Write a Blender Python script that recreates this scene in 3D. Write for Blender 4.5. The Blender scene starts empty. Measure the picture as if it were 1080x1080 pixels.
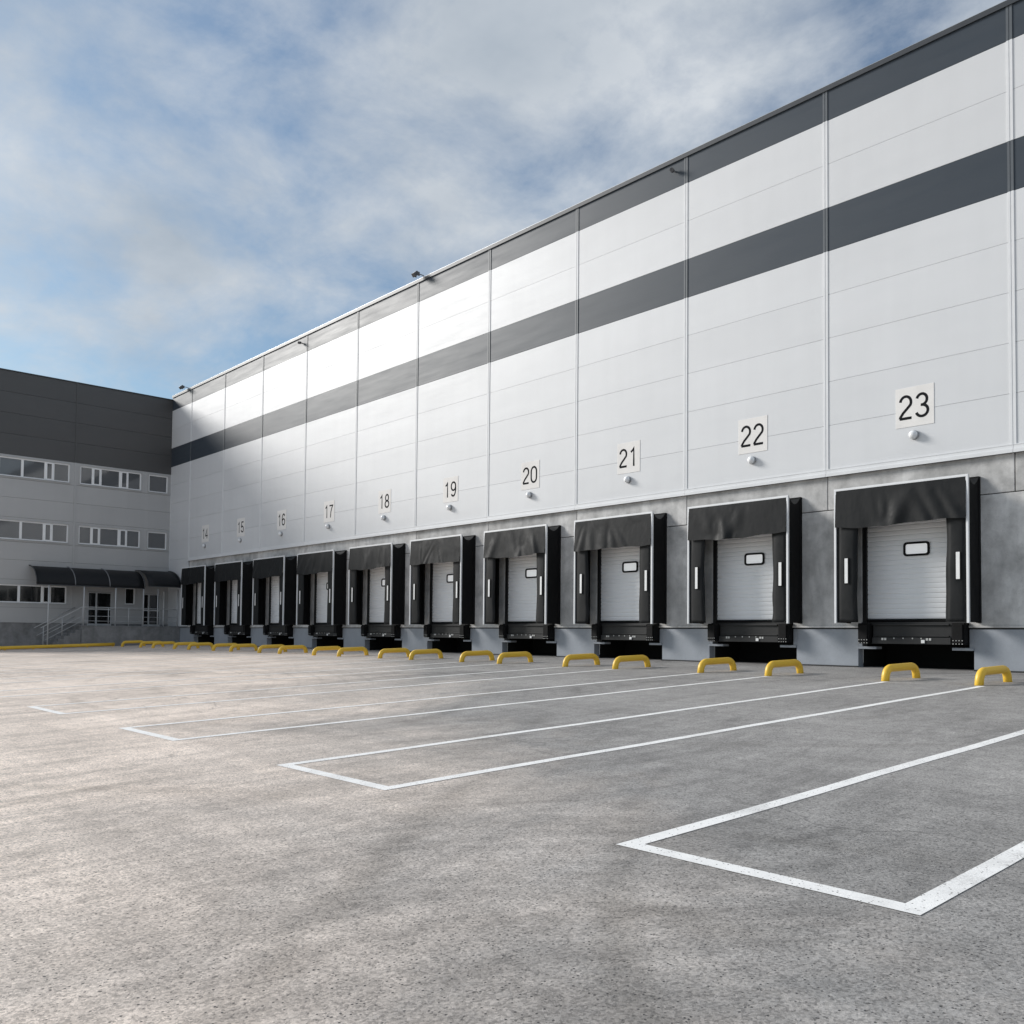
import bpy, bmesh, math, random
from math import radians as R, sin, cos, pi
from mathutils import Vector, Matrix
random.seed(7)
S = bpy.context.scene
C = S.collection
GS = 0.0348                      # the yard rises towards the dock wall
def gz(y): return GS*y
H = 16.86; HB = 5.64; S1, S2, S3 = 15.885, 13.305, 12.013; ZP = 1.047
XL = -53.2; XR = 15.0; BAY = 5.0; NB = 10

# ------------------------------------------------------------------ materials
class NT:
    def __init__(s, mat):
        s.t = mat.node_tree; s.n = s.t.nodes; s.l = s.t.links
    def new(s, typ, **kw):
        n = s.n.new(typ)
        for k, v in kw.items():
            if k.startswith('i_'):
                key = k[2:].replace('_', ' ')
                n.inputs[key].default_value = v
            else: setattr(n, k, v)
        return n
    def link(s, a, b): s.l.new(a, b)
def _out(n, k=0): return n.outputs[k]
def mat(name, col, rough=.6, metal=0., spec=.5):
    m = bpy.data.materials.new(name); m.use_nodes = True
    b = m.node_tree.nodes['Principled BSDF']
    b.inputs['Base Color'].default_value = (*col, 1); b.inputs['Roughness'].default_value = rough
    b.inputs['Metallic'].default_value = metal; b.inputs['Specular IOR Level'].default_value = spec
    return m, NT(m), b
def coords(t, scale=(1,1,1), rot=(0,0,0)):
    g = t.new('ShaderNodeNewGeometry'); mp = t.new('ShaderNodeMapping')
    mp.inputs['Scale'].default_value = scale; mp.inputs['Rotation'].default_value = rot
    t.link(g.outputs['Position'], mp.inputs['Vector']); return mp.outputs['Vector']
def noise(t, vec, scale, detail=4, rough=.55, dist=0.):
    n = t.new('ShaderNodeTexNoise'); n.inputs['Scale'].default_value = scale; n.inputs['Detail'].default_value = detail
    n.inputs['Roughness'].default_value = rough; n.inputs['Distortion'].default_value = dist
    t.link(vec, n.inputs['Vector']); return n.outputs['Fac']
def ramp(t, fac, stops):
    r = t.new('ShaderNodeValToRGB'); e = r.color_ramp.elements
    while len(e) < len(stops): e.new(.5)
    for el, (p, c) in zip(e, stops):
        el.position = p; el.color = (c, c, c, 1) if isinstance(c, (int, float)) else (*c, 1)
    t.link(fac, r.inputs['Fac']); return r.outputs['Color']
def mul(t, a, b, fac=1., mode='MULTIPLY'):
    m = t.new('ShaderNodeMix', data_type='RGBA', blend_type=mode); m.inputs[0].default_value = fac
    for s_, v in ((6, a), (7, b)):
        if isinstance(v, tuple): m.inputs[s_].default_value = (*v, 1)
        else: t.link(v, m.inputs[s_])
    return m.outputs[2]
def mixf(t, fac, a, b):
    m = t.new('ShaderNodeMix', data_type='RGBA')
    t.link(fac, m.inputs[0])
    for s_, v in ((6, a), (7, b)):
        if isinstance(v, tuple): m.inputs[s_].default_value = (*v, 1)
        else: t.link(v, m.inputs[s_])
    return m.outputs[2]
def math_(t, op, a, b=None):
    m = t.new('ShaderNodeMath', operation=op)
    for i, v in enumerate((a, b)):
        if v is None: continue
        if isinstance(v, (int, float)): m.inputs[i].default_value = v
        else: t.link(v, m.inputs[i])
    return m.outputs[0]
def bump(t, h, b, strength=.3, dist=.01, prev=None):
    n = t.new('ShaderNodeBump'); n.inputs['Strength'].default_value = strength; n.inputs['Distance'].default_value = dist
    t.link(h, n.inputs['Height'])
    if prev: t.link(prev, n.inputs['Normal'])
    t.link(n.outputs['Normal'], b.inputs['Normal']); return n.outputs['Normal']

def cladding(name, col, rough, spec=.5, metal=0.):
    m, t, b = mat(name, col, rough, metal, spec)
    v = coords(t)
    streak = noise(t, coords(t, (1.1, 1.1, .12)), 1.6, 4)          # faint vertical rain dirt
    big = noise(t, coords(t, (.25, .25, .8)), .9, 3)
    c = mul(t, (1, 1, 1), ramp(t, streak, [(.3, .98), (.7, 1.01)]))
    c = mul(t, c, ramp(t, big, [(.3, .97), (.72, 1.015)]))
    isl = t.new('ShaderNodeNewGeometry').outputs['Random Per Island']
    c = mul(t, c, ramp(t, isl, [(0, .965), (1, 1.01)]))
    t.link(mul(t, col, c), b.inputs['Base Color'])
    rr = ramp(t, noise(t, coords(t, (.3, .3, 3)), 1.2, 4), [(.3, rough-.05), (.7, rough+.06)])
    t.link(rr, b.inputs['Roughness'])
    n1 = bump(t, noise(t, coords(t, (.5, .5, 1.0)), .8, 2), b, .35, .02)
    # micro-ribbed sheet
    bump(t, noise(t, coords(t, (.02, .02, 22)), 1.0, 2), b, .28, .004, n1)
    return m
M = {}
M['light'] = cladding('silver_sheet', (.69, .70, .712), .46, .26, .03)
M['slate'] = cladding('slate_sheet', (.046, .058, .073), .46, .32, .0)
M['office'] = cladding('office_grey_sheet', (.46, .46, .46), .45)
M['anthracite'] = cladding('anthracite_sheet', (.078, .077, .077), .45)

def concrete(name, col, lo=.6, hi=1.25, rough=.85):
    m, t, b = mat(name, col, rough, 0, .3)
    v = coords(t)
    a = ramp(t, noise(t, v, .55, 8, .62, .6), [(.32, lo), (.5, .95), (.68, hi)])
    s = ramp(t, noise(t, coords(t, (1.6, 1.6, .28)), 1.3, 6, .6, .3), [(.3, .84), (.62, 1.08)])
    blot = ramp(t, noise(t, v, 2.6, 5, .6), [(.33, .80), (.58, 1.06)])
    isl = t.new('ShaderNodeNewGeometry').outputs['Random Per Island']
    c = mul(t, mul(t, mul(t, a, s), blot), ramp(t, isl, [(0, .88), (1, 1.08)]))
    pits = ramp(t, noise(t, v, 38, 2, .5), [(.28, .55), (.36, 1)])
    c = mul(t, c, pits, .8)
    t.link(mul(t, col, c), b.inputs['Base Color'])
    n1 = bump(t, noise(t, v, 9, 8, .6), b, .35, .02)
    bump(t, noise(t, v, 38, 2, .5), b, .3, .006, n1)
    return m
M['concrete'] = concrete('precast_concrete', (.60, .592, .578), .66, 1.16)
M['porch_concrete'] = concrete('porch_concrete', (.27, .27, .272), .75, 1.15)

def painted(name, col, rough=.6, dirt=.25, spec=.4, scale=1.5, metal=0.):
    m, t, b = mat(name, col, rough, metal, spec)
    v = coords(t)
    c = ramp(t, noise(t, v, scale, 6, .65), [(.3, 1-dirt), (.65, 1.03)])
    c = mul(t, c, ramp(t, noise(t, v, scale*14, 3, .6), [(.25, 1-dirt*.6), (.5, 1)]))
    t.link(mul(t, col, c), b.inputs['Base Color'])
    bump(t, noise(t, v, scale*8, 5), b, .12, .006)
    return m
M['plinth'] = painted('plinth_paint', (.34, .365, .40), .7, .12)
M['trim_light'] = painted('light_trim', (.74, .75, .76), .5, .04, .3)
M['trim_dark'] = painted('dark_trim', (.10, .112, .125), .5, .1, .5)
M['coping'] = painted('coping_metal', (.05, .055, .062), .45, .1)
M['void'] = painted('black_void', (.012, .012, .012), .9, .1)
M['joint'] = painted('joint_sealant', (.05, .05, .05), .9, .1)
M['seam'] = painted('panel_seam', (.16, .165, .17), .7, .05)
M['alu'] = painted('white_aluminium', (.80, .81, .82), .45, .08)
M['white_strip'] = painted('white_marking', (.85, .85, .84), .5, .06)
M['door'] = painted('white_door', (.90, .905, .91), .45, .03, .4, .7)
M['steel'] = painted('black_steel', (.012, .0125, .013), .6, .3, .5, 4)
M['rubber'] = painted('black_rubber', (.010, .010, .0105), .8, .3, .2, 6)
M['galv'] = painted('galvanised', (.45, .46, .47), .4, .2, .5, 3, .6)
M['post'] = painted('grey_post', (.52, .53, .54), .5, .1)
M['upvc'] = painted('white_upvc', (.88, .885, .89), .4, .05)
M['roofing'] = painted('grey_roofing', (.18, .18, .18), .9, .2)
M['plaque'] = painted('cream_plaque', (.82, .80, .775), .85, .05, .1)
M['ink'] = painted('dark_ink', (.02, .021, .023), .95, .05, .03)
M['lampglass'] = painted('frosted_cover', (.86, .87, .88), .25, .1, .6)
M['rib'] = painted('grey_rib', (.22, .22, .23), .5, .1)
M['lampmetal'] = painted('lamp_metal', (.10, .10, .105), .5, .1)
M['marks'] = painted('worn_bolt', (.6, .6, .58), .5, .3)
M['plate_y'] = painted('white_decal', (.75, .75, .72), .6, .2)

def fabric():
    m, t, b = mat('black_curtain', (.02, .02, .021), .55, 0, .17)
    v = coords(t)
    dust_or_sunlit = noise(t, coords(t, (1, 1, 1)), 1.9, 7, .65, .6)
    c = ramp(t, dust_or_sunlit, [(.35, (.010, .011, .012)), (.6, (.017, .018, .019)), (.82, (.034, .032, .030))])
    t.link(c, b.inputs['Base Color'])
    t.link(ramp(t, dust_or_sunlit, [(.4, .5), (.7, .75)]), b.inputs['Roughness'])
    n1 = bump(t, noise(t, coords(t, (1.2, 1.2, .7)), 1.3, 3, .5), b, .5, .05)
    bump(t, noise(t, v, 150, 2), b, .15, .002, n1)
    return m
M['fabric'] = fabric()

def glass(name, col, rough=.06):
    m, t, b = mat(name, col, rough, 0, .9)
    b.inputs['Coat Weight'].default_value = .6; b.inputs['Coat Roughness'].default_value = .03
    bump(t, noise(t, coords(t), 1.5, 2), b, .06, .02)
    return m
M['glass'] = glass('dark_window_glass', (.10, .104, .11))
M['darkglass'] = glass('very_dark_glass', (.012, .013, .014))
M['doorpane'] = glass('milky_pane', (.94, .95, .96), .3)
M['doorpane'].node_tree.nodes['Principled BSDF'].inputs['Emission Color'].default_value = (1, 1, 1, 1)      # faint glow added to whiten the shaded milky pane, no lamp behind it
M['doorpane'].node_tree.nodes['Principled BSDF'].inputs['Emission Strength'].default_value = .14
M['poly'] = painted('smoked_polycarbonate', (.012, .013, .015), .5, .1, .25)

def yellow():
    m, t, b = mat('safety_yellow', (.74, .45, .05), .42, 0, .5)
    v = coords(t)
    big = noise(t, v, 2.5, 5)
    c = mixf(t, big, (.78, .47, .035), (.86, .56, .06))
    scr = ramp(t, noise(t, coords(t, (3, 14, 14)), 1.8, 8, .75), [(.66, 0.), (.70, 1.)])
    c = mixf(t, scr, c, (.16, .11, .05))
    g = t.new('ShaderNodeSeparateXYZ'); t.link(v, g.inputs[0])
    t.link(c, b.inputs['Base Color'])
    bump(t, noise(t, v, 30, 4), b, .15, .004)
    return m
M['yellow'] = yellow()

def asphalt_color(t):
    v = coords(t)
    # patches of dust and wear, long streaks, tyre arcs, fine aggregate
    p1 = ramp(t, noise(t, coords(t, (1, 1.5, 1), (0, 0, .5)), .16, 9, .70, 1.2), [(.32, .86), (.5, 1.), (.68, 1.12)])
    p2 = ramp(t, noise(t, coords(t, (1, .38, 1), (0, 0, .25)), .9, 9, .72, .8), [(.34, .86), (.64, 1.09)])
    p3 = ramp(t, noise(t, coords(t, (.16, 2.2, 1), (0, 0, -.12)), .7, 9, .72, .5), [(.36, .88), (.6, 1.05)])
    p4 = ramp(t, noise(t, v, 5.5, 5, .65), [(.3, .84), (.68, 1.10)])
    c = mul(t, mul(t, p1, p2), mul(t, p3, p4))
    px_ = t.new('ShaderNodeSeparateXYZ'); t.link(v, px_.inputs[0])       # warm sunlit left side painted into the asphalt colour, broken up by noise
    dust_or_sunlit = math_(t, 'ADD', math_(t, 'ADD', math_(t, 'MULTIPLY', px_.outputs['X'], -.06), math_(t, 'MULTIPLY', math_(t, 'ADD', px_.outputs['Y'], 20.), -.096)), math_(t, 'MULTIPLY', noise(t, coords(t, (1, 1, 1)), .17, 8, .66, .8), 1.3))
    tint = mixf(t, ramp(t, dust_or_sunlit, [(.20, 0.), (.90, 1.)]), (.365, .350, .334), (.88, .75, .645))
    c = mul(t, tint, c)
    # dark oily stains with their own outline
    st = ramp(t, noise(t, coords(t, (1, .55, 1), (0, 0, .6)), .55, 9, .7, 1.6), [(.60, 1.), (.70, .80)])
    c = mul(t, c, st)
    # long scrub marks left by turning tyres, two headings
    for rz, sc, seed_, lo in ((.35, (1.5, .10, 1), 3., .80), (-.55, (2.6, .16, 1), 9., .84), (1.15, (2.0, .12, 1), 5., .86)):
        mm = t.new('ShaderNodeMapping'); mm.inputs['Rotation'].default_value = (0, 0, rz); mm.inputs['Scale'].default_value = sc; mm.inputs['Location'].default_value = (seed_, seed_, 0)
        wv = t.new('ShaderNodeVectorMath', operation='ADD'); t.link(v, wv.inputs[0])
        nn = t.new('ShaderNodeTexNoise'); nn.inputs['Scale'].default_value = .09; nn.inputs['Detail'].default_value = 1; t.link(v, nn.inputs['Vector'])
        ns = t.new('ShaderNodeVectorMath', operation='SCALE'); ns.inputs['Scale'].default_value = 9.; t.link(nn.outputs['Color'], ns.inputs[0])
        t.link(ns.outputs[0], wv.inputs[1]); t.link(wv.outputs[0], mm.inputs['Vector'])
        sn = noise(t, mm.outputs[0], 1.1, 10, .74)
        mk = ramp(t, noise(t, v, .17+seed_*.01, 3, .55), [(.44, 0.), (.58, 1.)])
        c = mixf(t, mk, c, mul(t, c, ramp(t, sn, [(.36, lo-.06), (.52, 1.), (.68, 1.09)])))
    # pairs of tyre marks curving across the yard
    wob = t.new('ShaderNodeVectorMath', operation='ADD'); t.link(v, wob.inputs[0])
    wn = t.new('ShaderNodeTexNoise'); wn.inputs['Scale'].default_value = .25; wn.inputs['Detail'].default_value = 2; t.link(v, wn.inputs['Vector'])
    ws = t.new('ShaderNodeVectorMath', operation='SCALE'); ws.inputs['Scale'].default_value = .9; t.link(wn.outputs['Color'], ws.inputs[0]); t.link(ws.outputs[0], wob.inputs[1])
    grit = noise(t, v, 9, 8, .72)
    for q, (ccx, ccy, rad, tone) in enumerate(((14, -12, 12.4, .80), (14, -12, 14.2, .82), (-21, -26, 20.5, .84), (-21, -26, 22.3, .80), (9, -35, 15.2, .82), (9, -35, 17.1, .84), (-9, -1, 15.6, .82), (-9, -1, 17.5, .84), (-30, 8, 24.0, .84), (-2, -44, 24.6, 1.12), (16, -8, 18.6, .84))):
        dd = t.new('ShaderNodeVectorMath', operation='DISTANCE'); t.link(wob.outputs[0], dd.inputs[0]); dd.inputs[1].default_value = (ccx+.45, ccy+.45, -.2)
        off = math_(t, 'ABSOLUTE', math_(t, 'SUBTRACT', dd.outputs['Value'], rad))
        edge = math_(t, 'ADD', off, math_(t, 'MULTIPLY', math_(t, 'SUBTRACT', grit, .5), .35))
        band = ramp(t, edge, [(.06, 1.), (.20, 0.)])
        gate = ramp(t, noise(t, v, .20+.013*q, 3, .6), [(.47, 0.), (.60, 1.)])
        c = mixf(t, mul(t, band, gate), c, mul(t, c, (tone, tone*.995, tone*.985)))
    # hairline cracks and paving seams
    dv = t.new('ShaderNodeVectorMath', operation='ADD'); t.link(v, dv.inputs[0])
    dn = t.new('ShaderNodeTexNoise'); dn.inputs['Scale'].default_value = .8; dn.inputs['Detail'].default_value = 6; t.link(v, dn.inputs['Vector'])
    ds = t.new('ShaderNodeVectorMath', operation='SCALE'); ds.inputs['Scale'].default_value = 1.3; t.link(dn.outputs['Color'], ds.inputs[0]); t.link(ds.outputs[0], dv.inputs[1])
    cr = t.new('ShaderNodeTexVoronoi', feature='DISTANCE_TO_EDGE'); cr.inputs['Scale'].default_value = .16; t.link(dv.outputs[0], cr.inputs['Vector'])
    crk = ramp(t, cr.outputs['Distance'], [(.0006, .62), (.0022, 1.)])
    ckm = ramp(t, noise(t, v, .3, 3), [(.48, 0.), (.56, 1.)])
    c = mixf(t, ckm, c, mul(t, c, crk))
    # tyre arcs : thin noisy rings
    w = t.new('ShaderNodeTexWave', wave_type='RINGS', rings_direction='SPHERICAL')
    w.inputs['Scale'].default_value = .55; w.inputs['Distortion'].default_value = 1.2; w.inputs['Detail'].default_value = 3
    w.inputs['Detail Scale'].default_value = .35
    mp = t.new('ShaderNodeMapping'); mp.inputs['Location'].default_value = (22, 30, 0)
    g = t.new('ShaderNodeNewGeometry'); t.link(g.outputs['Position'], mp.inputs['Vector']); t.link(mp.outputs['Vector'], w.inputs['Vector'])
    ring = ramp(t, w.outputs['Fac'], [(.80, 1.), (.97, .90)])
    mask = ramp(t, noise(t, v, .22, 4, .6), [(.47, 0.), (.6, 1.)])
    c = mixf(t, mask, c, mul(t, c, ring))
    # aggregate
    vo = t.new('ShaderNodeTexVoronoi', feature='F1'); vo.inputs['Scale'].default_value = 75; t.link(v, vo.inputs['Vector'])
    gray = t.new('ShaderNodeRGBToBW'); t.link(vo.outputs['Color'], gray.inputs[0])
    c = mul(t, c, ramp(t, gray.outputs[0], [(.15, .66), (.5, 1.), (.85, 1.25)]))
    sp = ramp(t, noise(t, v, 34, 4, .72), [(.32, .34), (.42, .90), (.6, 1.0), (.72, 1.15)])
    c = mul(t, c, sp)
    vo2 = t.new('ShaderNodeTexVoronoi', feature='F1'); vo2.inputs['Scale'].default_value = 40; vo2.inputs['Randomness'].default_value = 1
    t.link(v, vo2.inputs['Vector'])
    hole_sel = t.new('ShaderNodeRGBToBW'); t.link(vo2.outputs['Color'], hole_sel.inputs[0])
    near = ramp(t, vo2.outputs['Distance'], [(.16, 1.), (.30, 0.)])
    sel = ramp(t, hole_sel.outputs[0], [(.30, 1.), (.36, 0.)])
    hole = mul(t, near, sel)
    c = mixf(t, hole, c, (.055, .052, .05))
    return c, v, hole, gray.outputs[0], vo
def asphalt():
    m, t, b = mat('worn_asphalt', (.3, .3, .3), .66, 0, .5)
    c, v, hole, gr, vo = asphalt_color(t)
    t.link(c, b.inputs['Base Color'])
    n1 = bump(t, noise(t, v, 1.2, 5), b, .25, .03)
    n2 = bump(t, noise(t, v, 34, 5, .75), b, .6, .012, n1)
    inv = math_(t, 'SUBTRACT', 1., hole)
    bump(t, inv, b, .6, .008, n2)
    return m
M['asphalt'] = asphalt()
def linepaint():
    m, t, b = mat('worn_line_paint', (.8, .8, .8), .6, 0, .4)
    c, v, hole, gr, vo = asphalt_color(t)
    wear = ramp(t, noise(t, v, 26, 5, .75), [(.33, 1.), (.385, 0.)])
    big = ramp(t, noise(t, v, 1.1, 4, .6), [(.34, .5), (.44, 0.)])
    w = t.new('ShaderNodeMix', data_type='RGBA', blend_type='LIGHTEN'); w.inputs[0].default_value = 1
    t.link(wear, w.inputs[6]); t.link(mul(t, big, ramp(t, noise(t, v, 60, 3, .7), [(.44, 1.), (.56, 0.)])), w.inputs[7])
    w2 = t.new('ShaderNodeMix', data_type='RGBA', blend_type='LIGHTEN'); w2.inputs[0].default_value = 1
    t.link(w.outputs[2], w2.inputs[6]); t.link(hole, w2.inputs[7])
    white = mul(t, (.93, .92, .895), ramp(t, noise(t, v, 4, 5), [(.3, .9), (.6, 1.04)]))
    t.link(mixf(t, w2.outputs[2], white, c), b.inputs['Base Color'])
    bump(t, noise(t, v, 60, 4, .7), b, .4, .006)
    return m
M['line'] = linepaint()

# ------------------------------------------------------------------ mesh helpers
def box(bm, x0, x1, y0, y1, z0, z1, mi=0, ry0=None):
    vs = [bm.verts.new(p) for p in ((x0,y0,z0),(x1,y0,z0),(x1,y1,z0),(x0,y1,z0),(x0,y0,z1),(x1,y0,z1),(x1,y1,z1),(x0,y1,z1))]
    for f in ((0,3,2,1),(4,5,6,7),(0,1,5,4),(1,2,6,5),(2,3,7,6),(3,0,4,7)):
        fc = bm.faces.new([vs[i] for i in f]); fc.material_index = mi
    return vs
def quad(bm, pts, mi=0):
    f = bm.faces.new([bm.verts.new(p) for p in pts]); f.material_index = mi; return f
def tube(bm, pts, r, seg=12, cap=True, mi=0):
    pts = [Vector(p) for p in pts]; rings = []; up = None
    for i, p in enumerate(pts):
        a = (pts[i]-pts[i-1]).normalized() if i else (pts[1]-pts[0]).normalized()
        b = (pts[i+1]-pts[i]).normalized() if i < len(pts)-1 else a
        d = (a+b).normalized()
        if up is None:
            up = Vector((0,0,1)) if abs(d.z) < .9 else Vector((1,0,0))
        u = (up - d*up.dot(d)).normalized(); up = u; w = d.cross(u)
        k = 1/max(.5, d.dot(a))
        rings.append([bm.verts.new(p + (u*cos(2*pi*j/seg) + w*sin(2*pi*j/seg))*r) for j in range(seg)])
    for A, B in zip(rings, rings[1:]):
        for j in range(seg):
            f = bm.faces.new((A[j], A[(j+1)%seg], B[(j+1)%seg], B[j])); f.smooth = True; f.material_index = mi
    if cap:
        bm.faces.new(rings[0][::-1]).material_index = mi; bm.faces.new(rings[-1]).material_index = mi
def fillet(pts, rad, n=6):
    pts = [Vector(p) for p in pts]; out = [pts[0]]
    for i in range(1, len(pts)-1):
        a, b, c = pts[i-1], pts[i], pts[i+1]
        u = (a-b).normalized(); v = (c-b).normalized(); ang = u.angle(v); d = rad/math.tan(ang/2)
        p0 = b+u*d; p1 = b+v*d
        for k in range(n+1):
            s = k/n; out.append((1-s)**2*p0 + 2*s*(1-s)*(b*.75+(p0+p1)*.125) + s*s*p1)
    out.append(pts[-1]); return out
def obj(name, bm, m, parent=None, loc=(0,0,0), bevel=0., kind=None, label=None, smooth=False):
    bmesh.ops.recalc_face_normals(bm, faces=bm.faces[:])
    me = bpy.data.meshes.new(name); bm.to_mesh(me); bm.free()
    for x in (m if isinstance(m, (list, tuple)) else [m]): me.materials.append(x)
    if smooth:
        for p in me.polygons: p.use_smooth = True
    o = bpy.data.objects.new(name, me); C.objects.link(o); o.location = loc
    if parent: o.parent = parent
    if bevel:
        b = o.modifiers.new('bevel', 'BEVEL'); b.width = bevel; b.segments = 2; b.limit_method = 'ANGLE'
    if kind: o['kind'] = kind
    if label: o['label'] = label
    return o
def empty(name, loc, label, cat, group=None, kind=None):
    o = bpy.data.objects.new(name, None); C.objects.link(o); o.location = loc; o.empty_display_size = .3
    return tag(o, label, cat, group, kind)
def tag(o, label, cat, group=None, kind=None):
    o['label'] = label; o['category'] = cat
    if group: o['group'] = group
    if kind: o['kind'] = kind
    return o
def copy_tree(o, parent=None, loc=None):
    c = o.copy(); C.objects.link(c)
    if parent: c.parent = parent
    if loc is not None: c.location = loc
    for ch in [k for k in C.objects if k.parent == o]: copy_tree(ch, c)
    return c
nb = bmesh.new

# ------------------------------------------------------------------ ground
bm = nb()
xs = [-400, -120, -60, -40, -20, 0, 20, 60, 120, 400]; ys = [-400, -150, -60, -30, -15, -5, 0.6, 4]
g = [[bm.verts.new((x, y, gz(min(y, 0)) if y > -150 else gz(-150))) for y in ys] for x in xs]
for i in range(len(xs)-1):
    for j in range(len(ys)-1): bm.faces.new((g[i][j], g[i+1][j], g[i+1][j+1], g[i][j+1]))
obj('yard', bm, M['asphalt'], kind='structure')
# concrete channel strip at the foot of the dock wall
# painted boxes between the truck lanes (closed towards the yard)
LW = .142
def gq(bm, pts): quad(bm, [(x, y, gz(y)+.004) for x, y in pts])
for k in range(-2, 10):
    xc = .02 - 5*k if k >= 0 else .02 - 5*k
    bm = nb(); x0, x1, ya, yb = xc-1.10+LW/2, xc+1.015-LW/2, -19.36+LW, -4.65
    x0b, x1b = x0 - .12, x1 - .05
    n = 12
    def wob(i, s): return .012*sin(i*1.7+s+k)
    for (xa, xb_, s) in ((x0, x0b, 0), (x1, x1b, 2)):
        for i in range(n):
            ta, tb = i/n, (i+1)/n
            pa = xa+(xb_-xa)*ta+wob(i, s); pb = xa+(xb_-xa)*tb+wob(i+1, s)
            gq(bm, [(pa-LW/2, ya+(yb-ya)*ta), (pa+LW/2, ya+(yb-ya)*ta), (pb+LW/2, ya+(yb-ya)*tb), (pb-LW/2, ya+(yb-ya)*tb)])
    gq(bm, [(x0-LW/2+wob(0,0), ya-LW), (x1+LW/2+wob(0,2), ya-LW), (x1+LW/2+wob(0,2), ya), (x0-LW/2+wob(0,0), ya)])
    obj('parking_line', bm, M['line'], kind='structure')

# ------------------------------------------------------------------ warehouse
wh = empty('warehouse', (-20, 0, 0), 'long silver panelled warehouse with dark stripes and a row of ten dock doors', 'warehouse')
def wpart(name, bm, m, **k):
    o = obj(name, bm, m, parent=wh, loc=(20, 0, 0), **k); return o
YC = -.08      # face of cladding
# light cladding: individual panels
edges = [XL] + [-BAY*k for k in range(10, -1, -1)] + [5, 10, XR]
rows_low = [HB + (S3-HB)/5*i for i in range(6)]
rows_hi = [S2, (S2+S1)/2, S1]
G = .004
bm = nb()
for a, b_ in zip(edges, edges[1:]):
    for rows in (rows_low, rows_hi):
        for z0, z1 in zip(rows, rows[1:]): box(bm, a+G, b_-G, YC, -.01, z0+G, z1-G)
for z0, z1 in ((ZP+.1, 2.3), (2.3, 3.55), (3.55, 4.6), (4.6, HB)):       # corner bay goes down to the porch
    box(bm, XL+G, -BAY*10-G, YC, -.01, z0+G, z1-G)
wpart('light_cladding', bm, M['light'])
for nm, z0, z1 in (('lower_stripe', S3, S2), ('upper_stripe', S1, H)):
    bm = nb()
    for a, b_ in zip(edges, edges[1:]): box(bm, a+G, b_-G, YC, -.01, z0+G, z1-G)
    wpart(nm, bm, M['slate'], bevel=.006)
# backing sheet that closes the joints, roof and body
bm = nb(); box(bm, XL+.02, XR-.02, -.0105, .2, HB-.2, H-.03); box(bm, XL+.02, -50, -.0105, .05, ZP, HB-.2)
wpart('backing', bm, M['seam'])
bm = nb(); box(bm, XL+.05, XR-.05, .22, 45, 6, H-.12); wpart('hall_body', bm, M['roofing'])
# cover strips
for k in range(-2, 11):
    x = -BAY*k
    bm = nb()
    for z0, z1, mi in ((HB+.005, S3, 0), (S3, S2, 1), (S2, S1, 0), (S1, H-.02, 1)):
        box(bm, x-.072, x-.014, YC-.018, YC, z0, z1, mi); box(bm, x+.014, x+.072, YC-.018, YC, z0, z1, mi)
        box(bm, x-.014, x+.014, YC-.010, YC, z0, z1, mi)
    wpart('cover_strip', bm, [M['trim_light'], M['trim_dark']])
# coping
bm = nb(); box(bm, XL, XR, YC-.05, .35, H, H+.05); box(bm, XL, XR, YC-.05, YC-.03, H-.09, H)
wpart('coping', bm, M['coping'])
bm = nb(); box(bm, XL, XR, YC-.052, .34, H+.0505, H+.062)
wpart('coping_edge', bm, M['galv'])
# flashing below the cladding
bm = nb()
for a, b_ in zip(edges[1:], edges[2:]):
    box(bm, a+.004, b_-.004, YC-.03, YC-.002, HB-.02, HB+.002)
    box(bm, a+.004, b_-.004, YC-.022, YC+.02, HB-.12, HB-.02)
    box(bm, a+.004, b_-.004, YC-.05, YC+.02, HB-.155, HB-.12)
    box(bm, a+.004, b_-.004, YC-.05, YC-.03, HB-.21, HB-.155)
wpart('base_flashing', bm, M['trim_light'])
# concrete
ZJ = 4.47
DW0, DW1 = -3.98, -1.12      # opening in a bay (measured from its right-hand grid line)
bm = nb(); g2 = .011
gr = [-BAY*k for k in range(10, -1, -1)] + [5, 10, XR]
for a, b_ in zip(gr, gr[1:]): box(bm, a+g2, b_-g2, 0, .24, ZJ+g2, HB-.2)
walls = [(-50, -50+5+DW0)] + [(-BAY*k+DW1, -BAY*k+5+DW0) for k in range(9, 0, -1)] + [(DW1, XR)]
for a, b_ in walls: box(bm, a, b_, 0, .24, ZP+.1, ZJ-g2)
for k in range(10): box(bm, -BAY*k+DW0+.001, -BAY*k+DW1-.001, .002, .24, 4.05, ZJ-g2-.002)
wpart('concrete_wall', bm, M['concrete'], bevel=.012)
bm = nb()
box(bm, -50, XR, .05, .10, ZJ-.1, HB-.22)                 # dark joint backing
for a, b_ in walls: box(bm, a+.002, b_-.002, .04, .2, ZP-.05, ZP+.12)
wpart('joint_backing', bm, M['joint'])
# concrete sill edge (slightly lighter ledge)
for a, b_ in walls:
    bm = nb(); box(bm, a, b_, -.035, .2, ZP+.04, ZP+.10); wpart('ledge', bm, M['concrete'], bevel=.008)
XP0 = XL + .02
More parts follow.
